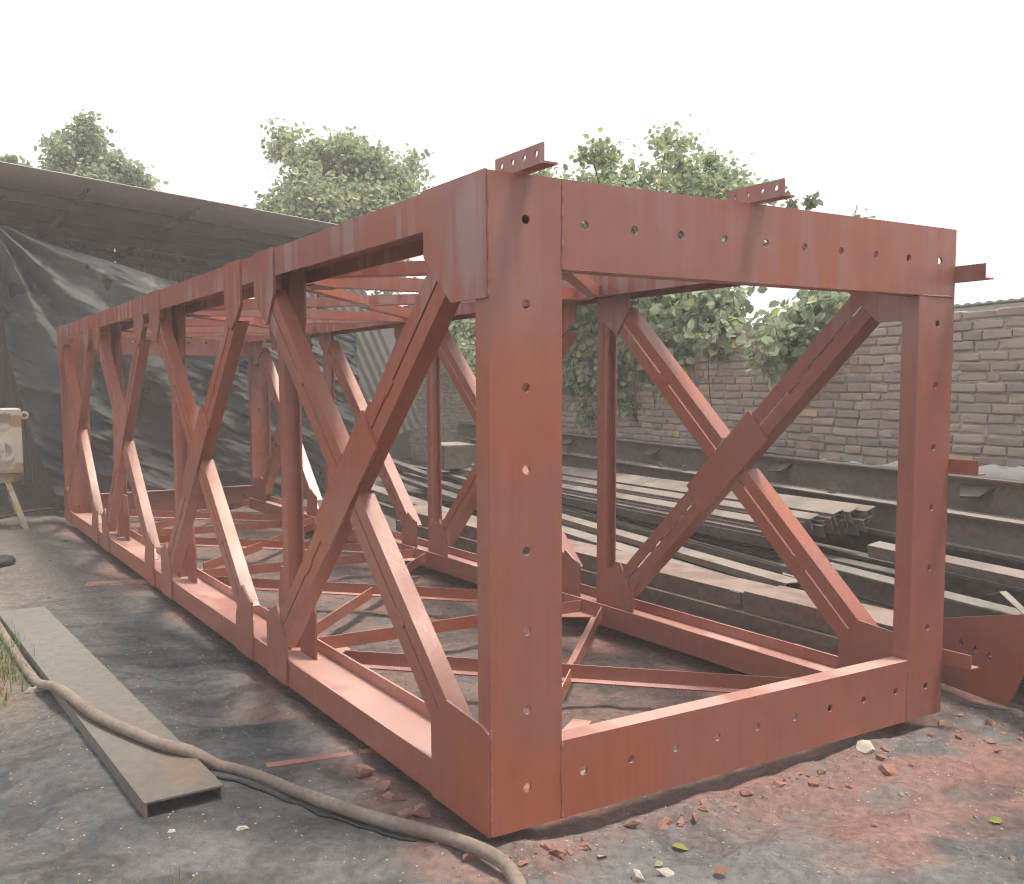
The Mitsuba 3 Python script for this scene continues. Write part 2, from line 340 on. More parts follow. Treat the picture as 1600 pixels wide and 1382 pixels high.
# gusset plates, outlines in (y, z) relative to the panel point
TOPN = [(-.45, .0), (-.45, -.24), (-.33, -.39), (-.24, -.335), (-.13, -.25), (-.13, .0)]
BOTN = [(-.45, .0), (-.45, .22), (-.315, .42), (-.22, .37), (-.14, .345), (-.14, .0)]
def gus(x, pts, t=.012): return plate(Polygon(pts), (x, 0, 0), (0, 1, 0), (0, 0, 1), t)      # Y x Z = X
for side in (0, 1):
    x = -.0132 if side == 0 else XR - .0132
    zt, zb = (H + .003, .002) if side == 0 else (2.2255, .0745)
    for k in range(3):
        for s in (1, -1):
            put('gusset_plate', gus(x, [(NT[k] + s * a, zt + b + (0 if b == 0 else H + .003 - zt)) for a, b in TOPN][::s]), P, frame)
            put('gusset_plate', gus(x, [(NB[k] + s * a, zb + b - (0 if b == 0 else zb)) for a, b in BOTN][::s]), P, frame)
    for y0, s in ((0.0006 if side == 0 else .0105, 1), (L - (0.0006 if side == 0 else .0105), -1)):
        put('gusset_plate', gus(x, [(y0 + s * a, b) for a, b in [(0, zt), (0, 1.88), (.245, 1.88), (.345, 1.965), (.452, 2.06), (.457, zt)]][::s]), P, frame)
        put('gusset_plate', gus(x, [(y0 + s * a, b) for a, b in [(0, zb), (.434, zb), (.434, .30), (.31, .415), (.047, .392), (0, .375)]][::s]), P, frame)
# inner gussets on the left-hand chord
for k in range(3):
    for s in (1, -1):
        put('inner_gusset', gus(.206, [(NB[k] + s * a, b) for a, b in [(-.30, .0745), (-.30, .34), (-.25, .52), (-.06, .52), (-.06, .0745)]][::s]), P, frame)
        put('inner_gusset', gus(.206, [(NT[k] + s * a, b) for a, b in [(-.30, 2.2255), (-.30, 1.95), (-.25, 1.80), (-.06, 1.80), (-.06, 2.2255)]][::s]), P, frame)
# crossed diagonal braces: pairs of angles, one brace running through, the other in two halves
AL, AT, GAP = .075, .008, .0065
def diag(x, p0, p1, extra=True, dp=None):
    p0, p1 = np.array([x, *p0]), np.array([x, *p1]); d = p1 - p0; Ld = np.linalg.norm(d); d /= Ld
    n = np.cross([1, 0, 0], d)
    key = key_of('diagonal_brace', frame); place[key] = 1
    for s in (1, -1):
        # local x along n*s (face leg), local y along +x world: build as two boxes of the L
        X_, Y_ = n * s, np.array([1., 0, 0])
        dp = AL if x < 1 else .105
        pts = [(GAP, 0), (GAP + AL, 0), (GAP + AL, dp), (GAP + AL - AT, dp), (GAP + AL - AT, AT), (GAP, AT)]
        m = trimesh.creation.extrude_polygon(Polygon(pts), Ld, engine='earcut')
        M = xform(m, X_, Y_, d, p0)
        if s * np.dot(np.cross(n, [1, 0, 0]), d) < 0: M.invert()
        put('angle', M, P, key)
    if extra:
        for t in np.linspace(0, 1, max(2, int(Ld / .62)) + 1)[1:-1]:
            c = p0 + d * Ld * t
            m = bevel_box(.020, .026, .09, .002)
            put('packing_plate', xform(m, Y_, n, d, c + np.array([.0035, 0, 0])), P, key)
    return key
yl = [0] + NB + [L]; yt = [0] + NT + [L]
for side in (0, 1):
    x = .0 if side == 0 else XR
    for k in range(4):
        b0, b1, t0, t1 = yl[k], yl[k + 1], yt[k], yt[k + 1]
        lo0 = b0 + (.26 if k == 0 else .31); lo1 = b1 - .30; hi0 = t0 + .31; hi1 = t1 - .33
        if k == 3: lo1, hi1 = b1 - .26, t1 - .31
        ra, rb = np.array([hi0, 2.02]), np.array([lo1 - .01, .25])
        fa, fb = np.array([hi1, 2.03]), np.array([lo0, .235])
        # crossing
        A = np.array([rb - ra, -(fb - fa)]).T; t = np.linalg.solve(A, fa - ra); c = ra + (rb - ra) * t[0]
        ud = (fb - fa) / np.linalg.norm(fb - fa); rd = (rb - ra) / np.linalg.norm(rb - ra)
        diag(x, ra, rb)
        diag(x, fa, c - ud * .125); diag(x, c + ud * .125, fb)
        pn = np.array([-rd[1], rd[0]])
        hw, hl = .105, .40 if side == 0 else .34
        put('crossing_plate', gus(x - .0132, [tuple(c + rd * sa * hl + pn * sb * hw) for sa, sb in ((-1, -1), (1, -1), (1, 1), (-1, 1))][::(1 if rd[0]*pn[1]-rd[1]*pn[0] > 0 else -1)]), P, frame)
# plan bracing at floor and roof level
def ang(p0, p1, zb, leg, vert=.078, hor=.07, up=True):
    """angle with a vertical leg and a bottom leg on side leg (+1 left of p0->p1, -1 right)"""
    p0, p1 = np.array([*p0, zb]), np.array([*p1, zb]); d = (p1 - p0) / np.linalg.norm(p1 - p0)
    nn = np.cross([0, 0, 1.], d) * leg
    m = trimesh.creation.extrude_polygon(Lpoly(hor, vert, .007), np.linalg.norm(p1 - p0), engine='earcut')
    M = xform(m, nn, np.array([0, 0, 1.]), d, p0)
    if M.volume < 0: M.invert()
    return M
for lvl, zb in ((0, .052), (1, 2.158)):
    ns = [0] + (NB if lvl == 0 else NT) + [L]
    for k in range(1, 4):
        put('cross_strut', ang((.3005, ns[k] - .04), (2.2095, ns[k] - .04), zb, 1), P, frame)
    for k in range(4):
        y0, y1 = ns[k], ns[k + 1]
        f = y0 + (.22 if k == 0 else .12); b = y1 - (.40 if k < 3 else .30)
        A0, A1 = np.array([.34, b]), np.array([2.19, f + .06])
        B0, B1 = np.array([.42, f + .16]), np.array([2.2, b + .12])
        put('plan_brace', ang(A0, A1, zb + .006, -1), P, frame)
        c = (A0 + A1) / 2; d = (B1 - B0) / np.linalg.norm(B1 - B0)
        tt = np.dot(c - B0, d)
        put('plan_brace', ang(B0, B0 + d * (tt - .07), zb, -1 if lvl else 1), P, frame)
        put('plan_brace', ang(B0 + d * (tt + .07), B1, zb, 1), P, frame)
    for k in range(1, 4):
        for xa, s in ((.3005, 1), (2.2095, -1)):
            pl = Polygon([(xa, ns[k] - .22), (xa + s * .20, ns[k] - .10), (xa + s * .20, ns[k] + .04), (xa, ns[k] + .16)])
            put('plan_gusset', plate(pl, (0, 0, zb - .0095), (1, 0, 0), (0, 1, 0), .008), P, frame)
# connection cleats
def cleat(o, along, legv, legh, n=4, swap=False):
    """angle cleat from o along 'along'; legv = outward leg with holes, legh = leg lying on the steel"""
    key = None
    Ln = .30
    pv = sbox(0, 0, Ln, .066)
    for k in range(n): pv = pv.difference(Point(.04 + k * .073, .036).buffer(.0105, 5))
    a, v, h = (np.array(q, float) for q in (along, legv, legh))
    if swap: pv, ph = sbox(0, 0, Ln, .070), pv
    else: ph = sbox(0, 0, Ln, .06)
    m1 = plate(pv, o, a, v, .007)
    m2 = plate(ph.intersection(sbox(-1, .0075, 1, 1)), np.array(o, float), a, h, -.007)
    if m1.volume < 0: m1.invert()
    if m2.volume < 0: m2.invert()
    return put('cleat', [m1, m2], P, frame)
for x in (.118, 1.228): cleat((x, -.15, H + .0075), (0, 1, 0), (0, 0, 1), (1, 0, 0))
for z in (2.062, 1.162, .242): cleat((W + .0005, -.15, z), (0, 1, 0), (0, 0, 1), (1, 0, 0), swap=True)

# ------------------------------------------------------------------ yard frame along the brick wall: u along, s away from the wall, z up
aw = math.radians(11)
DW, NW, W0 = np.array([math.sin(aw), math.cos(aw), 0]), np.array([-math.cos(aw), math.sin(aw), 0]), np.array([4.8572, 0, 0])
def wp(u, s, z): return W0 + DW * u + NW * s + np.array([0, 0, z])

# brick wall
wall = thing('brick_wall', 'weathered brown brick boundary wall behind the stacked steel sections', 'wall')
u_lo, u_hi, ztop = -4.0, 19.0, 2.10
BT = .22
mm = box(u_lo, u_hi, -BT, -.012, -.3, 2.085)       # local: x=u, y=s, z
put('mortar', xform(mm, DW, NW, [0, 0, 1], W0), 'mat_mortar', wall)
br = np.random.default_rng(3)
cand = []
course, zc = .0775, .0
row = 0
z = -.03
while z < 2.09:
    u = u_lo + (row % 2) * .14 + br.uniform(-.03, .03)
    while u < u_hi:
        ln = br.choice([.21, .25, .28, .31], p=[.2, .3, .3, .2]) + br.uniform(-.012, .012)
        if br.random() < .07: ln *= .55
        top_drop = 0
        if z + course > 2.09 and br.random() < .25: u += ln; continue
        cand.append((u, z, ln)); u += ln + br.uniform(.009, .024)
    z += course; row += 1
def project(p):
    d = p - CAM; zc = d @ fw; r_ = rt * math.cos(rol) + up * math.sin(rol)
    return 800 + 1555.65 * (d @ r_) / zc, 740 - 1555.65 * (d @ UP) / zc, zc
def brick_mesh(u, z, ln, g):
    m = bevel_box(ln, .105, course - g.uniform(.009, .020), g.uniform(.005, .012), .006, g)
    a = g.normal(0, .008)
    R = trimesh.transformations.rotation_matrix(a, [0, 1, 0]) @ trimesh.transformations.rotation_matrix(g.normal(0, .012), [0, 0, 1])
    m.apply_transform(R)
    m.apply_translation((u + ln / 2, -.045 + g.uniform(-.007, .009), z + course / 2 + g.normal(0, .002)))
    return xform(m, DW, NW, [0, 0, 1], W0)
def brick_col(g):
    t = g.random()
    if t < .03: c = np.array([.40, .30, .19])
    elif t < .10: c = np.array([.31, .235, .20])
    elif t < .35: c = np.array([.275, .25, .225])
    elif t < .6: c = np.array([.305, .265, .225])
    else: c = np.array([.295, .245, .21])
    return c * g.uniform(.98, 1.34)
scored = []
for k, (u, z, ln) in enumerate(cand):
    px, py, dz = project(wp(u + ln / 2, 0, z + course / 2))
    vis = 0 < px < 1600 and dz > 0 and z > .62 and py < 1382
    scored.append((-(ln / dz ** 2) if vis else 1 + k, k))
scored.sort()
top = set(k for s_, k in scored[:300])
rest, restc = [], []
for k, (u, z, ln) in enumerate(cand):
    m = brick_mesh(u, z, ln, br); c = brick_col(br)
    col = np.tile(c, (len(m.vertices), 1))
    if k in top: put('brick', m, 'mat_brick', wall, color=col)
    else: rest.append(m); restc.append(col)
put('brick_courses', cat_mesh(rest), 'mat_brick', wall, color=np.vstack(restc), kind='stuff')
# splash of lime along the wall just above the girder
def lime(u, v):
    uu = -1.5 + 4.9 * u
    zz = .80 + v * (.075 + .055 * np.clip(3.6 - uu, 0, 3) ** .8 + .09 * (meshkit.fbm(np.stack([uu * 5, 0 * uu, 0 * uu], -1), 3, 4) - .5)) + 0 * u
    e = .016 * np.minimum(1, 4 * np.minimum(v, 1 - v)) - .002
    return W0 + DW * uu[..., None] + NW * (.012 + e)[..., None] + np.array([0, 0, 1.]) * zz[..., None]
put('lime_band', grid(90, 6, lime), 'mat_lime', wall, smooth=True, label='rough white lime splash along the wall above the girder')

# ------------------------------------------------------------------ steel stock stacked along the wall
def member(name, label, poly, p0, p1, xd, mat, cat, group=None, extra=(), flip=False):
    t = thing(name, label, cat, group)
    m = bar(poly, p0, p1, xd)
    put('section', m, mat, t)
    for nm, mm_, mt in extra: put(nm, mm_, mt, t)
    return t
VZ = (0, 0, 1)
def along_w(u, s, z, poly, X=None): return poly
def wbar(name, label, poly, u0, u1, s, z, mat, cat='steel section', group=None, s1=None, z1=None, xd=None, extra=()):
    s1 = s if s1 is None else s1; z1 = z if z1 is None else z1
    return member(name, label, poly, wp(u0, s, z), wp(u1, s1, z1), NW if xd is None else xd, mat, cat, group, extra)
# sweeping along +DW with local x = NW: local y = DW x NW = +z
def fin(u, s, z):
    pl = Polygon([(-.15, 0), (-.10, .11), (.06, .13), (.15, 0)])
    return ('fin', xform(trimesh.creation.extrude_polygon(pl, .012, engine='earcut'), DW, NW * .8 - np.array(VZ) * .6, NW * .6 + np.array(VZ) * .8, wp(u, s, z + .03)), 'mat_steel_dark')  # dark steel colour stands in for the shade on the fins
def clip(u, s, z, h=.085, w=.09):
    pl = sbox(-w / 2, 0, w / 2, h).difference(Point(0, h * .6).buffer(.011, 5))
    return ('clip', xform(trimesh.creation.extrude_polygon(pl, .010, engine='earcut'), DW, VZ, -np.cross(VZ, DW), wp(u, s, z)), 'mat_steel')
wbar('girder', 'grey I-beam girder with small welded fins on top of the stack by the wall', Ipoly(.265, .14, .010, .014), -3.2, 13.5, .26, .658, 'mat_steel', 'girder',
     extra=[fin(3.62, .266, .825), fin(6.05, .266, .825), fin(8.4, .266, .825), fin(1.32, .266, .825), fin(-.7, .266, .825)])
wbar('girder', 'second I-beam girder, directly under the finned girder by the wall', Ipoly(.265, .14, .010, .014), -3.0, 12.5, .24, .390, 'mat_steel_dark', 'girder')
wbar('girder', 'lowest I-beam girder of the stack, on the ground by the wall', Ipoly(.40, .16, .010, .014), -3.0, 12.5, .22, -.015, 'mat_steel_dark', 'girder')
wbar('steel_beam', 'grey steel beam with upright bolting clips standing in front of the finned girder', Ipoly(.235, .13, .009, .013), -3.2, 12.0, .52, .455, 'mat_steel', 'beam',
     extra=[clip(2.62, .50, .6905), clip(5.0, .50, .6905, .06), clip(8.0, .50, .6905, .07), clip(5.5, .50, .6905, .05)])
wbar('steel_beam', 'dark beam lying under the beam with upright clips', Ipoly(.45, .15, .009, .013), -3.0, 12.0, .53, .0, 'mat_steel_dark', 'beam')
# bundle of nested angles
g = np.random.default_rng(12)
tilt = math.radians(-20)
Ang = Polygon([(0, 0), (.10, 0), (.10, -.095), (.093, -.095), (.093, -.007), (0, -.007)])
cols = [(.70, .675, 1.82), (.80, .665, 1.92), (.90, .65, 1.98), (1.01, .60, 2.10), (1.13, .525, 2.22)]
for ci, (s0, zt_, ue) in enumerate(cols):
    for k in range(4):
        zz = zt_ - .034 * k + g.normal(0, .002); ss = s0 + .012 * k + g.normal(0, .004)
        X_ = NW * math.cos(tilt) + np.array(VZ) * math.sin(tilt)
        ph = abs(g.normal(0, .05)) + .02 * k
        member('steel_angle', f'{("topmost", "second", "third", "lowest")[k]} rusty angle in the {("first", "second", "third", "fourth", "fifth")[ci]} nest from the wall of the ragged bundle', Ang,
               wp(ue + ph, ss, zz), wp(11.5 + g.uniform(-.3, .3), ss + .05, zz - .19), X_, 'mat_steel', 'steel angle', 'angles nested in the bundle')
for k in range(4):
    s0 = .72 + .16 * k
    wbar('steel_plank', f'dark steel flat under the angle bundle, {("first", "second", "third", "fourth")[k]} from the wall', sbox(0, 0, .14, .02), .6 - .05 * k, 11, s0, .30 - .035 * k, 'mat_steel_dark', 'steel flat', 'flats under the angle bundle', z1=.22 - .03 * k)
for k, u in enumerate((2.3, 5.5, 9.0)):
    m = bevel_box(.16, 1.0, .24, .01); 
    t = put('timber_sleeper', xform(m, DW, NW, VZ, wp(u, 1.02, .06)), 'mat_timber', label=f'{("nearest", "middle", "farthest")[k]} squat timber sleeper under the steel stack', cat='sleeper', group='sleepers under the steel stack')
wbar('steel_angle', 'steel angle with pale top whose end sticks out beside the ragged bundle', Polygon([(0, 0), (.11, 0), (.11, -.09), (.103, -.09), (.103, -.007), (0, -.007)]), -2.6, 1.52, .96, .475, 'mat_steel', 'steel angle', xd=NW * .96 + np.array(VZ) * -.2)
wbar('steel_beam', 'dark beam in the shade right of the end of the angle bundle', Ipoly(.22, .12, .009, .012), -2.6, 1.25, 1.02, .17, 'mat_steel_dark', 'beam')
wbar('steel_beam', 'greenish grey beam lying low in the stack, crossing behind the right end post', Ipoly(.19, .15, .009, .012), -2.6, 1.45, 1.50, .175, 'mat_steel_blue', 'beam')
wbar('steel_beam', 'dark beam at ground level under the greenish grey beam', Ipoly(.19, .15, .009, .012), -2.6, 2.3, 1.46, -.03, 'mat_steel_dark', 'beam')
wbar('steel_channel', 'flat steel channel with pale dusty top ending behind the lower right brace', Cpoly(.17, .05, .006, .008), 1.50, 9.5, 1.60, .235, 'mat_steel', 'channel', xd=(0, 0, -1), s1=1.75)
wbar('steel_channel', 'second flat channel just under the one with pale dusty top', Cpoly(.20, .06, .006, .008), 1.72, 9.3, 1.78, .175, 'mat_steel', 'channel', xd=(0, 0, -1), s1=1.95)
wbar('steel_beam', 'dark beam on the ground beneath the flat channels', Ipoly(.13, .16, .009, .012), 1.9, 9.0, 1.70, -.03, 'mat_steel_dark', 'beam', s1=1.85)
tb = np.random.default_rng(77)
for k in range(12):
    s0, z0 = .72 + .085 * k, .10 + .14 * tb.random()
    u0 = tb.uniform(-2.2, 3.0) if k > 7 else tb.uniform(1.6, 3.2)
    wbar('steel_angle', 'thin dark steel angle lying in the shade low in the stack', Lpoly(.055, .055, .006), u0, u0 + tb.uniform(4, 7), s0, z0, 'mat_steel_dark' if k % 3 else 'mat_steel', 'steel angle', 'thin dark angles low in the stack', s1=s0 + tb.uniform(-.06, .10), z1=z0 + tb.uniform(-.05, .05))
# two heavy channels beside the frame
def ybar(name, label, poly, y0, y1, x, z, mat, cat, xd, x1=None, extra=()):
    return member(name, label, poly, (x, y0, z), (x if x1 is None else x1, y1, z), xd, mat, cat, None, extra)
# sweep +y with local x = +x -> local y = y x x = -z ; use xd=-x -> local y=+z
pl = sbox(0, 0, .085, .075).difference(Point(.04, .045).buffer(.010, 5))
ybar('steel_channel', 'wide channel with red dusted top lying beside the right side of the frame', Cpoly(.34, .13, .010, .012), 0.46, 1.70, 3.25, .125 + .13, 'mat_steel_red', 'channel', (0, 0, -1), x1=3.25)
ybar('steel_channel', 'longer wide channel butted behind the red dusted one, with an upright clip at its end', Cpoly(.34, .115, .010, .012), 1.72, 7.2, 3.26, .125 + .115, 'mat_steel_red', 'channel', (0, 0, -1), x1=3.32,
     extra=[('clip', xform(trimesh.creation.extrude_polygon(pl, .01, engine='earcut'), (0, 1, 0), VZ, (1, 0, 0), (2.897, 1.73, .165)), 'mat_steel')])
ybar('steel_channel', 'lower channel on the ground under the two wide red dusted channels', Cpoly(.36, .165, .010, .012), 0.52, 7.0, 3.225, -.045 + .165, 'mat_steel_red', 'channel', (0, 0, -1), x1=3.29)
put('timber_block', xform(bevel_box(.30, .16, .10, .008, .006, g), (math.sin(.1), math.cos(.1), 0), (math.cos(.1), -math.sin(.1), 0), (0, 0, -1), (2.74, 1.05, -.01)), 'mat_stone_red',
    label='short pinkish block lying on the ground between the frame and the channels', cat='block')
# red plate with holes standing at the right
plr = Polygon([(.06, -.02), (.06, .315), (-.55, .47), (-.95, .52), (-.95, .30), (-.55, .17), (-.455, -.02)])
plr = plr.intersection(sbox(-1.2, -.1, .06, .6))
for hx, hz in ((-.15, .232), (-.245, .218), (-.335, .20), (-.62, .36)):
    plr = plr.difference(Point(hx, hz).buffer(.015, 6).union(Polygon([(hx - .012, hz), (hx + .012, hz), (hx, hz + .032)])))
rp = thing('gusset_offcut', 'red steel gusset plate with a row of bolt holes standing at the right margin', 'steel plate')
M = trimesh.creation.extrude_polygon(plr, .012, engine='earcut')
put('plate', xform(M, DW, VZ, -np.cross(VZ, DW), wp(0, 1.87, 0)), P, rp)
put('stiffener', xform(trimesh.creation.extrude_polygon(sbox(-.95, 0, -.05, .11), .01, engine='earcut'), DW, -NW, -np.array(VZ), wp(0, 1.856, .30)), P, rp)
bs = [(-.02, 1.56, .435), (-.11, 1.55, .468), (-.30, 1.60, .40), (-.55, 1.66, .29)]
bp = [wp(*q_) for q_ in bs]
def strip(pts, w, t):
    v, f = [], []
    for p_ in pts:
        for dw, dt in ((-w/2, 0), (w/2, 0), (w/2, t), (-w/2, t)): v.append(np.array(p_) + NW * dw + np.array(VZ) * dt)
    for k in range(len(pts) - 1):
        for c in range(4):
            a_, b_ = 4*k + c, 4*k + (c+1) % 4
            f += [[a_, b_, b_+4], [a_, b_+4, a_+4]]
    f += [[0, 2, 1], [0, 3, 2]]; e = 4 * (len(pts)-1); f += [[e, e+1, e+2], [e, e+2, e+3]]
    m = trimesh.Trimesh(v, f, process=False)
    if m.volume < 0: m.invert()
    return m
put('bent_strip', strip(bp, .05, .005), 'mat_steel', label='bent pale steel strip lying on the stack at the right margin', cat='steel strip')
# loose scrap further back
sb = thing('plate_bracket', 'pale folded plate bracket lying on the scrap far behind the middle of the frame', 'bracket')
o = wp(10.6, 1.55, .52)
put('side_plate', xform(bevel_box(.9, .012, .34, .002), DW, NW, VZ, o), 'mat_steel', sb)
put('end_plate', xform(bevel_box(.012, .5, .34, .002), DW, NW, VZ, o + DW * -.456 - NW * .25), 'mat_steel', sb)
put('top_plate', xform(bevel_box(.92, .52, .012, .002), DW, NW, VZ, o + np.array([0, 0, .178]) - NW * .25), 'mat_steel', sb)
sc = np.random.default_rng(44)
for k in range(9):
    u0, s0, z0 = 8.2 + sc.uniform(0, 1.5), 1.35 + .2 * (k % 5) + sc.uniform(0, .1), .06 + .11 * (k // 3) + sc.uniform(0, .04)
    wbar('steel_channel', 'short steel channel in the scrap heap beyond the middle posts', Cpoly(.12, .05, .006, .008), u0, u0 + sc.uniform(2, 4), s0, z0 + .05, 'mat_steel' if k % 2 else 'mat_steel_dark', 'channel', 'short channels in the far scrap heap', xd=(0, 0, -1), s1=s0 + sc.uniform(-.25, .4), z1=z0 + .05 + sc.uniform(-.03, .1))
wbar('steel_channel', 'pale channel on the ground beyond the second bay of the frame', Cpoly(.24, .1, .008, .01), 5.0, 12.5, 2.35, .16, 'mat_steel', 'channel', xd=(0, 0, -1), s1=2.75)
wbar('steel_channel', 'darker channel lying under the pale one beyond the second bay', Cpoly(.26, .1, .008, .01), 5.2, 12.0, 2.42, .045, 'mat_steel_dark', 'channel', xd=(0, 0, -1), s1=2.8)

# ------------------------------------------------------------------ shed, tarpaulin, back
shed = thing('shed', 'open shed with a low sloping corrugated roof on posts at the back left', 'shed')
def zr(x): return 4.265 - .0925 * x
def sheet(y0, y1, x0, x1, amp=.009, pitch=.076, dz=0.0):
    n = int((y1 - y0) / pitch * 6)
    ys = np.linspace(y0, y1, n)
    prof = amp * np.sin(2 * np.pi * (ys - y0) / pitch)
    v, f = [], []
    for t_ in (0, .0012):
        for x_ in (x0, x1):
            for y_, h_ in zip(ys, prof): v.append((x_, y_, zr(x_) + h_ + t_ + dz))
    v = np.array(v)
    def quad(a, b, c, d): f.extend([[a, b, c], [a, c, d]])
    for k in range(n - 1):
        quad(k, k + 1, n + k + 1, n + k); quad(2*n + k, 3*n + k, 3*n + k + 1, 2*n + k + 1)
    for k in range(n - 1): quad(k, 2*n + k, 2*n + k + 1, k + 1); quad(n + k, n + k + 1, 3*n + k + 1, 3*n + k)
    quad(0, n, 3*n, 2*n); quad(n - 1, 3*n - 1, 4*n - 1, 2*n - 1)
    return trimesh.Trimesh(v, f, process=False)
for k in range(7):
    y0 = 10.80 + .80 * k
    put('roof_sheet', sheet(y0, y0 + .86, -7, 4.15, dz=.003 * (k % 2)), 'mat_roof_lit' if k < 2 else 'mat_roof', shed)  # front rows carry the painted daylight, the others the plain roof colour
for x_ in (3.6, 1.85, .50, -1.0, -2.5, -4.0):
    put('purlin', bar(Lpoly(.07, .10, .006), (x_, 10.84, zr(x_) - .115), (x_, 16.2, zr(x_) - .115), (1, 0, 0)), 'mat_steel_dark', shed)
for y_ in (11.75, 14.0, 16.0):
    put('rafter', bar(Ipoly(.16, .08, .006, .008), (-7, y_, zr(-7) - .285), (4.0, y_, zr(4.0) - .285), (0, 1, 0)), 'mat_steel_dark', shed)
for x_ in (3.95, -.75, -4.5):
    for y_ in (11.75, 16.0):
        put('post', box(x_ - .05, x_ + .05, y_ - .051, y_ + .049, -.1, zr(x_) - .29), 'mat_steel_dark', shed)
# dark back cladding and left cladding
def wallsheet(x0, x1, y, z0, z1, pitch=.09):
    n = int((x1 - x0) / pitch * 6); xs = np.linspace(x0, x1, n)
    v = np.array([(x_, y + .01 * math.sin(2 * math.pi * (x_ - x0) / pitch), (z_(x_) if callable(z_) else z_)) for z_ in (z0, z1) for x_ in xs])
    v2 = v + [0, .0015, 0]
    f = []
    for k in range(n - 1):
        f += [[k, k+1, n+k+1], [k, n+k+1, n+k], [2*n+k, 3*n+k+1, 2*n+k+1], [2*n+k, 3*n+k, 3*n+k+1]]
    return trimesh.Trimesh(np.vstack([v, v2]), f, process=False)
for k in range(5):
    put('cladding_sheet', wallsheet(-7 + 2.2 * k, -4.8 + 2.2 * k - .01, 16.15 + .004 * (k % 2), -.1, lambda x_: zr(x_) - .015), 'mat_roof', shed)
put('cladding_sheet', xform(wallsheet(0, 5.0, 0, -.1, 4.4), (0, 1, 0), (-1, 0, 0), VZ, (-7.0, 11.1, 0)), 'mat_roof', shed)
# the tarpaulin: folds fan out from the knot at its top left corner
def tarp(u, v):
    topx = -.55 + 4.75 * u; topz = 3.60 - .62 * np.minimum(1, u / .47) - .44 * np.clip((u - .47) / .53, 0, 1)
    botx = .10 + 4.15 * u + .15 * np.sin(u * 9); botz = -.03 + 0 * u
    bow = np.sin(np.pi * v)
    x = topx * (1 - v) + botx * v - .18 * bow * (1 - u) ** 2
    zz = topz * (1 - v) + botz * v
    ang_ = np.arctan2(3.65 - zz, x + .62)           # fan angle round the knot
    rr = np.hypot(3.65 - zz, x + .62)
    p1 = np.stack([ang_ * 5.2, rr * .18, 0 * x], -1); p2 = np.stack([x * 1.6, zz * 1.1, 0 * x + 5], -1)
    fan = .26 * np.exp(-rr / 3.2) * np.minimum(1, rr / .5)
    y = 11.02 - fan * (np.sin(ang_ * 17 + 1.3 * meshkit.noise(p2, 4)) * .6 + 1.6 * (meshkit.fbm(p1, 2, 3) - .5)) - .36 * (meshkit.fbm(p2, 4, 9) - .5)
    fold = np.stack([x * 1.3 + zz * 2.6, zz * .8 - x * .4, 0 * x + 2], -1)
    y = y - .10 * np.abs(meshkit.fbm(fold * 1.5, 3, 21) - .5) * 2 - .05 * np.abs(meshkit.fbm(fold * 4.2, 3, 22) - .5) * 2
    y = y + .10 * np.maximum(0, v - .85) / .15
    return np.stack([x, np.maximum(y, 10.72), zz], -1)
put('tarpaulin', grid(260, 200, tarp), 'mat_tarp', smooth=True, label='large dark grey tarpaulin hanging in folds from the shed roof behind the frame', cat='tarpaulin')
def tarp2(u, v):
    x = -1.05 + .42 * u + .05 * np.sin(v * 7); zz = 3.4 - 1.5 * v
    y = 11.35 + .10 * np.sin(u * 8 + v * 2) + .1 * (meshkit.fbm(np.stack([x * 3, zz * 2, 0 * x], -1), 3, 2) - .5)
    return np.stack([x, y, zz], -1)
put('tarpaulin', grid(40, 50, tarp2), 'mat_tarp', smooth=True, label='short scrap of tarpaulin hanging at the left margin of the shed', cat='tarpaulin')
# leaning corrugated sheet and plastered wall beyond
ls = wallsheet(0, 1.5, 0, 0, 3.2, .15)
ca, sa = math.cos(.38), math.sin(.38)
put('corrugated_sheet', xform(ls, np.array([ca, 0, sa]), np.array([0, .99, -.1]), np.array([-sa, .12, ca]), (5.2, 13.6, .35)), 'mat_sheet',
    label='greenish grey corrugated sheet leaning at a slant right of the big tarpaulin', cat='corrugated sheet')
bw = thing('plastered_wall', 'plain grey plastered wall closing the yard far behind the frame', 'wall')
put('wall_face', box(4.2, 9.2, 17.6, 17.8, -.2, 2.9), 'mat_plaster', bw)
put('rail', box(4.25, 7.5, 17.53, 17.57, 1.42, 1.46), 'mat_steel', bw)
put('strut', bar(sbox(-.03, -.02, .03, .02), (6.6, 17.3, 2.3), (6.95, 17.35, 1.5), (1, 0, 0)), 'mat_white', label='pale strut leaning on the plastered wall', cat='strut')

# welding machine on legs at the left
wm = thing('switch_box', 'beige rust stained metal switch box with round dial on splayed legs at the left', 'switch box')
bx = bevel_box(.74, .46, .76, .015); bx.apply_translation((-.82, 10.15, .97))
put('cabinet', bx, 'mat_beige', wm)
put('base_pan', xform(trimesh.convex.convex_hull(np.array([(a_ * (.37 if c > 0 else .30), b_ * (.23 if c > 0 else .18), c * .05) for a_ in (-1, 1) for b_ in (-1, 1) for c in (-1, 1)])), (1, 0, 0), (0, 1, 0), VZ, (-.82, 10.15, .54)), 'mat_beige', wm)
dial = thing  # (dial parts follow)
dk = key_of('dial', wm)
ring = trimesh.creation.annulus(.095, .13, .03, sections=32); ring.apply_transform(trimesh.transformations.rotation_matrix(math.pi / 2, [1, 0, 0])); ring.apply_translation((-.66, 9.912, .86))
put('dial', ring, 'mat_beige', wm, smooth=40)
put('pointer', box(-.685, -.635, 9.892, 9.919, .76, .96), 'mat_beige', dk)
put('hub', box(-.668, -.652, 9.884, 9.891, .852, .868), 'mat_steel', dk)
lug = trimesh.creation.extrude_polygon(Point(0, 0).buffer(.05, 8).difference(Point(0, 0).buffer(.022, 8)), .015, engine='earcut')
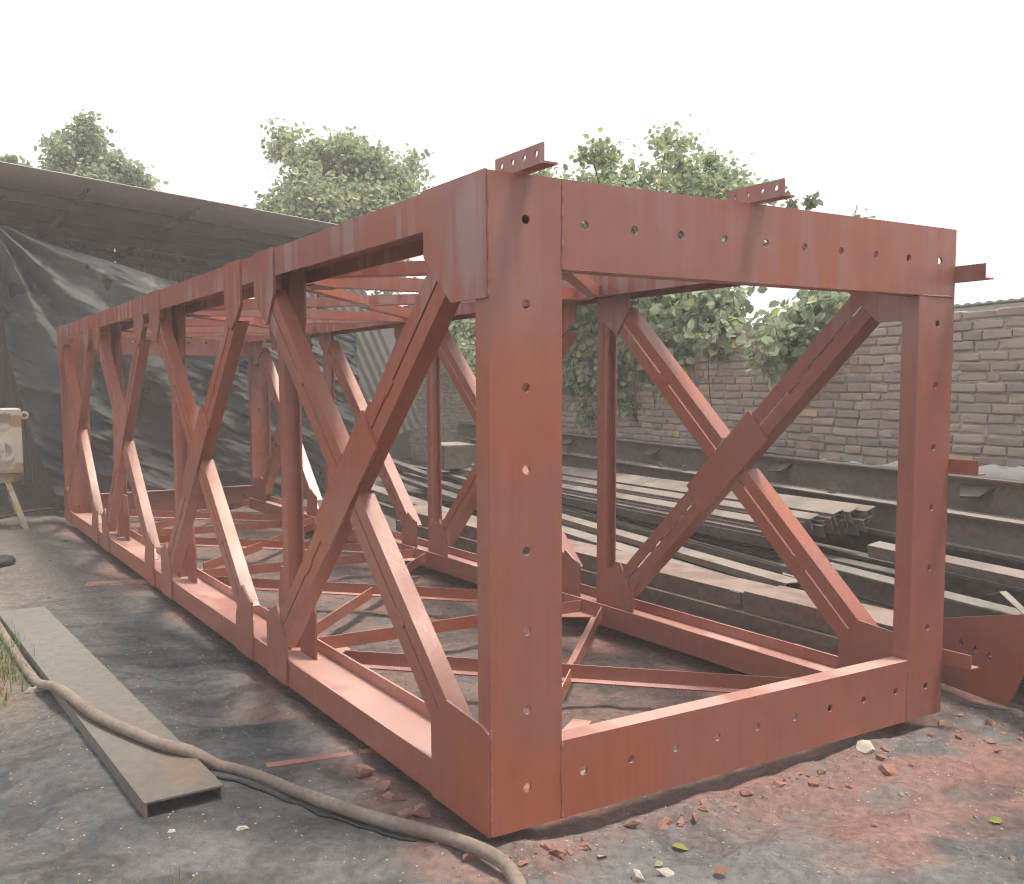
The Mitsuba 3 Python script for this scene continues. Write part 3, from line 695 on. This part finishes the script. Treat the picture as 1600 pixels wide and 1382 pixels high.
put('lifting_lug', xform(lug, (1, 0, 0), (0, 0, 1), (0, -1, 0), (-.415, 9.95, 1.27)), 'mat_beige', wm)
put('plaque', box(-.70, -.56, 9.912, 9.919, 1.20, 1.29), 'mat_steel', wm)
for (xa, xb, y_) in ((-.66, -.48, 9.98), (-.98, -1.16, 9.98), (-.66, -.48, 10.32), (-.98, -1.16, 10.32)):
    put('leg', bar(Lpoly(.06, .06, .006), (xa, y_, .53), (xb, y_ - .1, -.08), (1, 0, 0)), 'mat_beige', wm)
tor = trimesh.creation.torus(.12, .045, 24, 12); tor.apply_translation((-.97, 7.35, -.015))
put('old_tyre', tor, 'mat_rubber', smooth=True, label='small dark worn tyre lying flat on the ground at the left margin', cat='tyre')
cable = spline([(-1.3, 10.35, -.03), (-.9, 10.55, -.01), (-.55, 10.7, .02), (-.25, 10.95, .04), (.1, 11.1, .02)], 30)
put('cable', tube(cable, .02, 8), 'mat_rubber', smooth=True, label='dark cable lying behind the legs of the beige box', cat='cable')

# ------------------------------------------------------------------ channel, hose and packing on the ground
ck = thing('steel_channel', 'broad rusty steel channel lying web up on the dirt under the hose', 'channel')
A0, A1 = np.array([-.845, .87, .0]), np.array([-1.019, 4.75, .0])
zc0 = .045
cm = bar(Cpoly(.30, .088, .008, .011), (A0[0] + .15, A0[1], zc0), (A1[0] + .15, A1[1], zc0 - .004), (0, 0, -1))
put('section', cm, 'mat_channel', ck)
hose_pts = [(-1.36, 5.1, -.03), (-1.205, 4.64, -.028), (-1.185, 4.28, -.026), (-1.165, 3.66, -.025), (-1.142, 3.1, -.020), (-1.115, 2.78, .020), (-1.078, 2.50, .071), (-1.045, 2.30, .075), (-.978, 1.885, .075), (-.869, 1.53, .075),
            (-.790, 1.33, .074), (-.722, 1.245, .062), (-.635, 1.20, .005), (-.545, 1.11, -.022), (-.44, .867, -.024), (-.347, .619, -.024), (-.242, .378, -.022), (-.164, .216, -.015), (-.100, .053, -.008), (-.066, -.061, -.006), (-.050, -.163, -.010), (-.060, -.24, -.016), (-.09, -.34, -.022), (-.17, -.62, -.03), (-.3, -1.2, -.03)]
hose = spline(hose_pts, 220)
hose[:, 2] = np.where(hose[:, 2] < .02, np.maximum(hose[:, 2], gz(hose[:, 0], hose[:, 1]) + .017), hose[:, 2])
put('hose', tube(hose, .0255 * (1 + .04 * np.sin(np.arange(220) * .5) * rng.uniform(.3, 1, 220)), 14), 'mat_hose', smooth=True, label='thick dusty brown hose snaking over the broad channel towards the near corner of the frame', cat='hose')
hose2 = spline([(-.66, 1.10, .0), (-.57, .98, 0), (-.46, .78, -.02), (-.33, .50, -.02), (-.2, .20, -.02)], 60)
put('wire', tube(np.c_[hose2[:, :2], gz(hose2[:, 0], hose2[:, 1]) + .006], .007, 6), 'mat_rubber', smooth=True, label='thin dark wire lying along the hose', cat='wire')
for (p0, p1, w_, lab) in (((-.42, 1.20), (.16, 1.10), .05, 'thin red stained packing bar under the near chord of the frame'), ((-.42, 5.92), (.12, 5.72), .20, 'flat packing plate sticking out from under the middle of the left chord')):
    p0, p1 = np.array([*p0, GZ + .012]), np.array([*p1, GZ + .012]); d = (p1 - p0) / np.linalg.norm(p1 - p0)
    put('packing_bar', bar(sbox(-w_ / 2, 0, w_ / 2, .035), p0, p1, np.cross(d, VZ)), 'mat_stone_red', label=lab, cat='packing bar')
# offcut plates and flat inside the frame
put('steel_offcut', bar(sbox(0, 0, .07, .012), (.42, .30, -.035), (1.32, .62, -.02), (0, -1, .3)), P, label='loose red steel flat lying on the ground inside the near end of the frame', cat='steel flat')
put('steel_offcut', xform(bevel_box(.20, .10, .03, .003), (.8, .6, 0), (-.6, .8, 0), VZ, (.95, .82, -.03)), P, label='short red block of steel lying beside the cut floor brace', cat='steel block')

# ------------------------------------------------------------------ stones, rubble, litter
sr = np.random.default_rng(21)
def stone(x, y, size, mat, label, group=None, flat=.6, sink=.25, cat='stone'):
    m = rock(sr, size, flat); z_ = float(gz(x, y)) - m.bounds[0][2] - sink * size
    m.apply_translation((x, y, z_))
    put('stone', m, mat, label=label, cat=cat, group=group)
stone(.345, -.385, .05, 'mat_stone_pale', 'pale greenish rock near the bottom edge, left one of a touching pair')
stone(.43, -.425, .045, 'mat_stone_pale', 'pale rock near the bottom edge, right one of a touching pair')
stone(1.917, -.06, .075, 'mat_stone_pale', 'large pale broken stone close in front of the bottom beam')
stone(1.813, -.25, .075, 'mat_stone_red', 'largest pinkish broken stone in front of the right half of the beam')
stone(1.74, -.21, .035, 'mat_stone_brown', 'small brown stone left of the largest pinkish stone')
stone(1.58, -.10, .035, 'mat_stone_brown', 'dark brown chip right of a small pair near the beam')
stone(-1.125, 2.80, .05, 'mat_stone_pale', 'white chip lying against the outer side of the hose', flat=.8)
stone(-1.17, 2.83, .045, 'mat_stone_grey', 'grey chip beside the white chip by the hose')
stone(.58, .0 - .06, .045, 'mat_stone_red', 'pointed pinkish stone at the foot of the bottom beam')
stone(-.688, .649, .03, 'mat_stone_pale', 'small pale stone just right of the channel end')
stone(-.93, .70, .022, 'mat_stone_pale', 'tiny white pebble in front of the channel mouth')
stone(-.21, 8.6, .06, 'mat_stone_grey', 'small grey stone on the ground left of the far end of the frame')
stone(-1.30, 3.6, .05, 'mat_stone_pale', 'pale flat stone in the weeds at the left margin', flat=.4)
G1 = 'red dusted rubble along the foot of the frame'
for k in range(85):
    t_ = sr.random()
    if t_ < .38: x_, y_ = sr.uniform(-.02, 1.5), -.05 - abs(sr.normal(0, .06))
    elif t_ < .6: x_, y_ = -.04 - abs(sr.normal(0, .06)), sr.uniform(-.1, 1.1)
    elif t_ < .92: x_, y_ = sr.uniform(2.3, 3.2), sr.uniform(-.55, .05)
    else: x_, y_ = sr.uniform(1.2, 2.5), -.08 - abs(sr.normal(0, .12))
    stone(x_, y_, sr.uniform(.012, .040) * (1.2 if t_ > .6 and t_ < .92 else 1.5 if .38 < t_ < .6 else 1), 'mat_stone_red', 'bit of red dusted rubble strewn along the foot of the frame', G1)
G2 = 'small stones scattered over the yard floor'
for k in range(60):
    x_, y_ = sr.uniform(-1.5, 2.2), sr.uniform(-.5, 6.5)
    if k < 25: x_, y_ = sr.uniform(.35, 2.15), sr.uniform(.3, 6)
    elif k < 45: x_, y_ = sr.uniform(-1.4, -.1), sr.uniform(5, 9.5)
    elif x_ > -.1: y_ = -abs(sr.normal(.3, .3)) - .1
    stone(x_, y_, sr.uniform(.010, .024), 'mat_stone_brown' if k % 3 else 'mat_stone_grey', 'small loose stone scattered on the yard floor', G2)
gm = []
for k in range(5200):
    if k < 2600: x_, y_ = sr.uniform(-1.8, 3.0), sr.uniform(-1.1, 2.5)
    elif k < 3600: x_, y_ = sr.uniform(-.25, 3.2), sr.normal(-.1, .12)
    else: x_, y_ = sr.uniform(-1.8, 2.4), sr.uniform(2.0, 10)
    s_ = sr.uniform(.0015, .006) * (1.5 if y_ > 2.5 else 1)
    p = sr.normal(size=(7, 3)); p /= np.linalg.norm(p, axis=1, keepdims=True)
    m = trimesh.convex.convex_hull(p * s_ * [1, 1, .7]); gm.append((m, x_, y_))
zz_ = gz(np.array([q_[1] for q_ in gm]), np.array([q_[2] for q_ in gm]))
halves = [[], []]
for k, (m, x_, y_) in enumerate(gm):
    m.apply_translation((x_, y_, zz_[k] + .001)); halves[k % 6 == 0].append(m)
put('gravel', cat_mesh(halves[0]), 'mat_stone_brown', label='fine brown grit and gravel strewn over the dirt', kind='stuff', cat='gravel')
put('gravel', cat_mesh(halves[1]), 'mat_stone_pale', label='fine pale chips strewn over the dirt', kind='stuff', cat='gravel')

# ------------------------------------------------------------------ leaves, trees, weeds
LEAF_V = np.array([(0, 0, 0), (.32, .26, .06), (.36, .62, .05), (0, 1, -.10), (-.36, .62, .05), (-.32, .26, .06), (0, .5, -.02)])
LEAF_F = np.array([(0, 1, 6), (1, 2, 6), (2, 3, 6), (3, 4, 6), (4, 5, 6), (5, 0, 6)])
def leaves(pos, size, cols, r, droop=.35, up_=.6, out=None):
    n = len(pos)
    nrm = r.normal(size=(n, 3)) * .7 + np.array([0, 0, up_])
    if out is not None: nrm += out
    nrm /= np.linalg.norm(nrm, axis=1, keepdims=True)
    t = r.normal(size=(n, 3)); t[:, 2] -= droop; t -= nrm * (t * nrm).sum(1, keepdims=True); t /= np.linalg.norm(t, axis=1, keepdims=True)
    b = np.cross(t, nrm)
    sz = size * r.uniform(.6, 1.25, n)
    V = pos[:, None] + sz[:, None, None] * (LEAF_V[None, :, 0:1] * b[:, None] + LEAF_V[None, :, 1:2] * t[:, None] + LEAF_V[None, :, 2:3] * nrm[:, None])
    F = LEAF_F[None] + (np.arange(n) * 7)[:, None, None]
    return trimesh.Trimesh(V.reshape(-1, 3), F.reshape(-1, 3), process=False), np.repeat(cols, 7, axis=0)
def leafcols(n, r, base, var=.35, yellow=.1):
    c = np.tile(np.array(base), (n, 1)) * r.uniform(1 - var, 1 + var, (n, 1))
    yl_ = r.random(n) < yellow
    c[yl_] = np.array(base) * [1.7, 1.35, .9] * r.uniform(.8, 1.2, (yl_.sum(), 1))
    return np.clip(c, 0, .5)
def clump_cloud(centers, radii, n, r):
    w = np.array(radii) ** 2.2; k = r.choice(len(centers), n, p=w / w.sum())
    d = r.normal(size=(n, 3)); d /= np.linalg.norm(d, axis=1, keepdims=True)
    rad = np.array(radii)[k] * np.abs(r.normal(.55, .38, n))
    return np.array(centers)[k] + d * rad[:, None] * [1, 1, .8], d
def tree(name, label, base, ctr, R, hgt, nclump, nleaf, size, col, seed, cr=(.28, .5), cat='tree', yellow=.1, group=None):
    r = np.random.default_rng(seed); t = thing(name, label, cat, group)
    base, ctr = np.array(base, float), np.array(ctr, float)
    trunk_top = ctr - [0, 0, hgt * .45]
    pts = spline([base, (base + trunk_top) / 2 + r.normal(0, .12, 3), trunk_top, ctr], 14)
    put('trunk', tube(pts, np.linspace(.20, .05, 14) * (R / 2.0), 8), 'mat_bark', t, smooth=True)
    cs, rs, limbs = [], [], []
    for k in range(nclump):
        d = r.normal(size=3); d /= np.linalg.norm(d); q_ = r.uniform(.3, 1.0) ** .5 * (1.12 if r.random() < .25 else .9)
        c = ctr + d * q_ * [R, R, hgt / 2] * .85
        st = pts[r.integers(7, 13)]
        mid = (st + c) / 2 + r.normal(0, .1, 3) + [0, 0, .1]
        limbs.append(tube(spline([st, mid, c], 7), np.linspace(.045, .008, 7) * (R / 2.0), 5))
        for q2 in range(r.integers(3, 7)):
            e = r.normal(size=3); e /= np.linalg.norm(e)
            sub = c + e * r.uniform(.15, .5) * cr[1] * R * [1, 1, .8]; cs.append(sub); rs.append(r.uniform(*cr) * R * .5)
            limbs.append(tube(spline([c, (c + sub) / 2 + r.normal(0, .03, 3), sub], 4), np.linspace(.012, .005, 4) * (R / 2.0), 4))
    put('limbs', cat_mesh(limbs), 'mat_bark', t, smooth=True)
    pos, d = clump_cloud(cs, rs, nleaf, r)
    m, c = leaves(pos, size, leafcols(nleaf, r, col, .35, yellow), r, out=d * .35)
    put('crown', m, 'mat_leaf', t, color=c)
    return t
GR = (.29, .37, .235)
tree('broadleaf_tree', 'large leafy tree rising behind the shed roof left of the centre', (6.0, 16.6, -.1), (6.25, 16.6, 5.1), 1.95, 3.4, 58, 32000, .11, GR, 5, (.28, .5), yellow=.18)
tree('broadleaf_tree', 'rounded pale tree behind the shed roof at the far left', (2.3, 20.0, -.1), (2.15, 20.0, 5.95), 1.4, 2.5, 44, 20000, .115, (.28, .36, .24), 6, (.3, .5))
tree('broadleaf_tree', 'small sparse tree top at the left edge above the shed roof', (.7, 23.2, -.1), (.75, 23.2, 6.6), 1.0, 1.3, 8, 700, .15, (.2, .26, .16), 7, (.2, .4))
tree('broadleaf_tree', 'loose airy tree behind the brick wall, its shoots standing above the top beam', (6.9, 7.6, -.1), (6.8, 7.6, 3.5), 2.2, 2.7, 70, 25000, .082, GR, 8, (.16, .30), yellow=.2)
tree('broadleaf_tree', 'thin twiggy tree behind the brick wall at the right of the top beam', (7.9, 5.6, -.1), (7.9, 5.5, 3.45), .7, 1.1, 9, 260, .11, (.2, .25, .16), 9, (.12, .3))
# creeper heaped over the wall
cr_ = np.random.default_rng(31)
ck_ = thing('creeper', 'broad leaved green creeper heaped over the brick wall and hanging down its face', 'creeper')
cs, rs = [], []
for k in range(84):
    u_ = cr_.uniform(3.0, 15.5); s_ = cr_.uniform(-.9, .25); z_ = cr_.uniform(2.05, 2.75 + .5 * max(0, u_ - 10) / 5) - .10 * max(0, 4.6 - u_) * 1.5
    if u_ < 4.2: z_ = min(z_, 2.35)
    cs.append(wp(u_, s_, z_)); rs.append(cr_.uniform(.22, .42))
for (u_, z0) in ((5.6, 1.9), (6.2, 1.55), (6.6, 1.75), (7.1, 1.3), (7.6, 1.5), (8.2, 1.2), (8.8, 1.6), (9.6, 1.4), (5.0, 2.0), (9.9, 1.8), (7.3, 1.75), (8.4, 1.75), (11.5, 1.7), (12.8, 1.85), (13.9, 1.7)):
    for z_ in np.arange(z0, 2.2, .2): cs.append(wp(u_ + cr_.normal(0, .1), .12, z_)); rs.append(cr_.uniform(.12, .24))
pos, d = clump_cloud(cs, rs, 20000, cr_)
sv = (pos - W0) @ NW
low = pos[:, 2] < 2.08
pos[low] += NW * np.maximum(0, .04 - sv[low])[:, None]
ccol = leafcols(len(pos), cr_, (.28, .345, .235), .40, .10)
dist = np.linalg.norm(pos - CAM, axis=1)
m, c = leaves(pos, .118, ccol, cr_, droop=.9, up_=.5, out=d * .3 + NW * .45)
V, F = m.vertices.reshape(-1, 7, 3), m.faces
sv = (pos - W0) @ NW
pick = np.argsort(dist - 3.0 * (sv > .15))[:170]; mask = np.ones(len(pos), bool); mask[pick] = False
for k in pick:
    put('leaf', trimesh.Trimesh(V[k], LEAF_F, process=False), 'mat_leaf', ck_, color=np.tile(ccol[k], (7, 1)))
idx = np.nonzero(mask)[0]
put('foliage', trimesh.Trimesh(V[idx].reshape(-1, 3), (LEAF_F[None] + (np.arange(len(idx)) * 7)[:, None, None]).reshape(-1, 3), process=False), 'mat_leaf', ck_, color=np.repeat(ccol[idx], 7, axis=0), kind='stuff')
for k in range(10):
    u_ = cr_.uniform(5, 10); a_ = wp(u_, .05, 2.2); 
    put('stem', tube(spline([wp(u_, -.2, 2.1), a_, wp(u_ + .1, .09, 1.8), wp(u_ + cr_.uniform(-.2, .2), .06, 1.3 - .3 * cr_.random())], 12), .006, 5), 'mat_bark', ck_, smooth=True)
# weeds at the left edge
def grass(n, x, y, sx, sy, h, col, r):
    v, f, cc = [], [], []
    for k in range(n):
        bx_, by_ = r.normal(x, sx), r.normal(y, sy); bz = float(gz(bx_, by_))
        a_ = r.uniform(0, 6.28); ln = h * r.uniform(.4, 1.2); lean = r.uniform(.1, .8); w_ = .004
        dx, dy = math.cos(a_), math.sin(a_)
        o_ = len(v); c_ = np.array(col) * r.uniform(.7, 1.4)
        for t_ in (0, .5, 1):
            px_, py_, pz_ = bx_ + dx * lean * ln * t_ ** 1.6, by_ + dy * lean * ln * t_ ** 1.6, bz + ln * t_ * (1 - .35 * lean * t_)
            ww = w_ * (1 - .85 * t_)
            v += [(px_ - dy * ww, py_ + dx * ww, pz_), (px_ + dy * ww, py_ - dx * ww, pz_)]; cc += [c_, c_]
        f += [[o_, o_+1, o_+3], [o_, o_+3, o_+2], [o_+2, o_+3, o_+5], [o_+2, o_+5, o_+4]]
    return trimesh.Trimesh(v, f, process=False), np.array(cc)
wr = np.random.default_rng(5)
m, c = grass(260, -1.30, 3.55, .10, .35, .16, (.14, .19, .07), wr)
put('weed', m, 'mat_leaf', color=c, label='clump of green and dry weeds beside the hose at the left margin', cat='weed', kind='stuff')
m, c = grass(200, -1.36, 3.2, .08, .25, .10, (.30, .24, .13), wr)
put('weed', m, 'mat_leaf', color=c, label='dry straw coloured grass in front of the green weeds at the left margin', cat='weed', kind='stuff')
m, c = grass(16, -1.02, .28, .02, .02, .10, (.22, .20, .11), wr)
put('weed', m, 'mat_leaf', color=c, label='tiny half dry seedling alone on the dark dirt near the bottom left', cat='weed', kind='stuff')
lr = np.random.default_rng(15)
for (x_, y_, col, lab) in ((1.745, -.815, (.26, .28, .10), 'yellow green fallen leaf at the right of the dark dirt'), (.62, -.24, (.28, .30, .09), 'small yellow leaf on the dirt below the bottom beam'),
                          (.32, -.20, (.38, .34, .22), 'crumpled straw coloured leaf near the foot of the corner post'), (.56, -.52, (.28, .15, .10), 'brown curled leaf near the bottom edge'), (.50, -.33, (.34, .34, .25), 'pale dry leaf scrap above the pair of rocks')):
    pp = np.array([[x_, y_, float(gz(x_, y_)) + .012]])
    m, c = leaves(pp, .055, np.array([col]), lr, up_=3)
    put('fallen_leaf', m, 'mat_leaf', color=c, label=lab, cat='leaf')

# ------------------------------------------------------------------ buildings beyond the wall
hb = thing('white_building', 'low white building with a small window just showing over the brick wall', 'building')
def rb(x0, x1, y0, y1, z0, z1): return xform(box(x0, x1, y0, y1, z0, z1), DW, NW, VZ, W0)
put('wall', rb(-6, 9.0, -9.0, -6.0, -.1, 2.75), 'mat_white', hb)
wk = put('window', rb(3.15, 3.65, -5.99, -5.96, 2.1, 2.6), 'mat_steel_blue', hb)
put('window', rb(4.35, 4.75, -5.99, -5.96, 2.1, 2.6), 'mat_steel_blue', hb)
rf = wallsheet(0, 15.4, 0, 0, 3.6, .2)
put('roof', xform(rf, DW, np.array([0, 0, 1.]), -NW, W0 + DW * -6.2 + NW * -5.75 + np.array([0, 0, 2.78])), 'mat_white', hb)
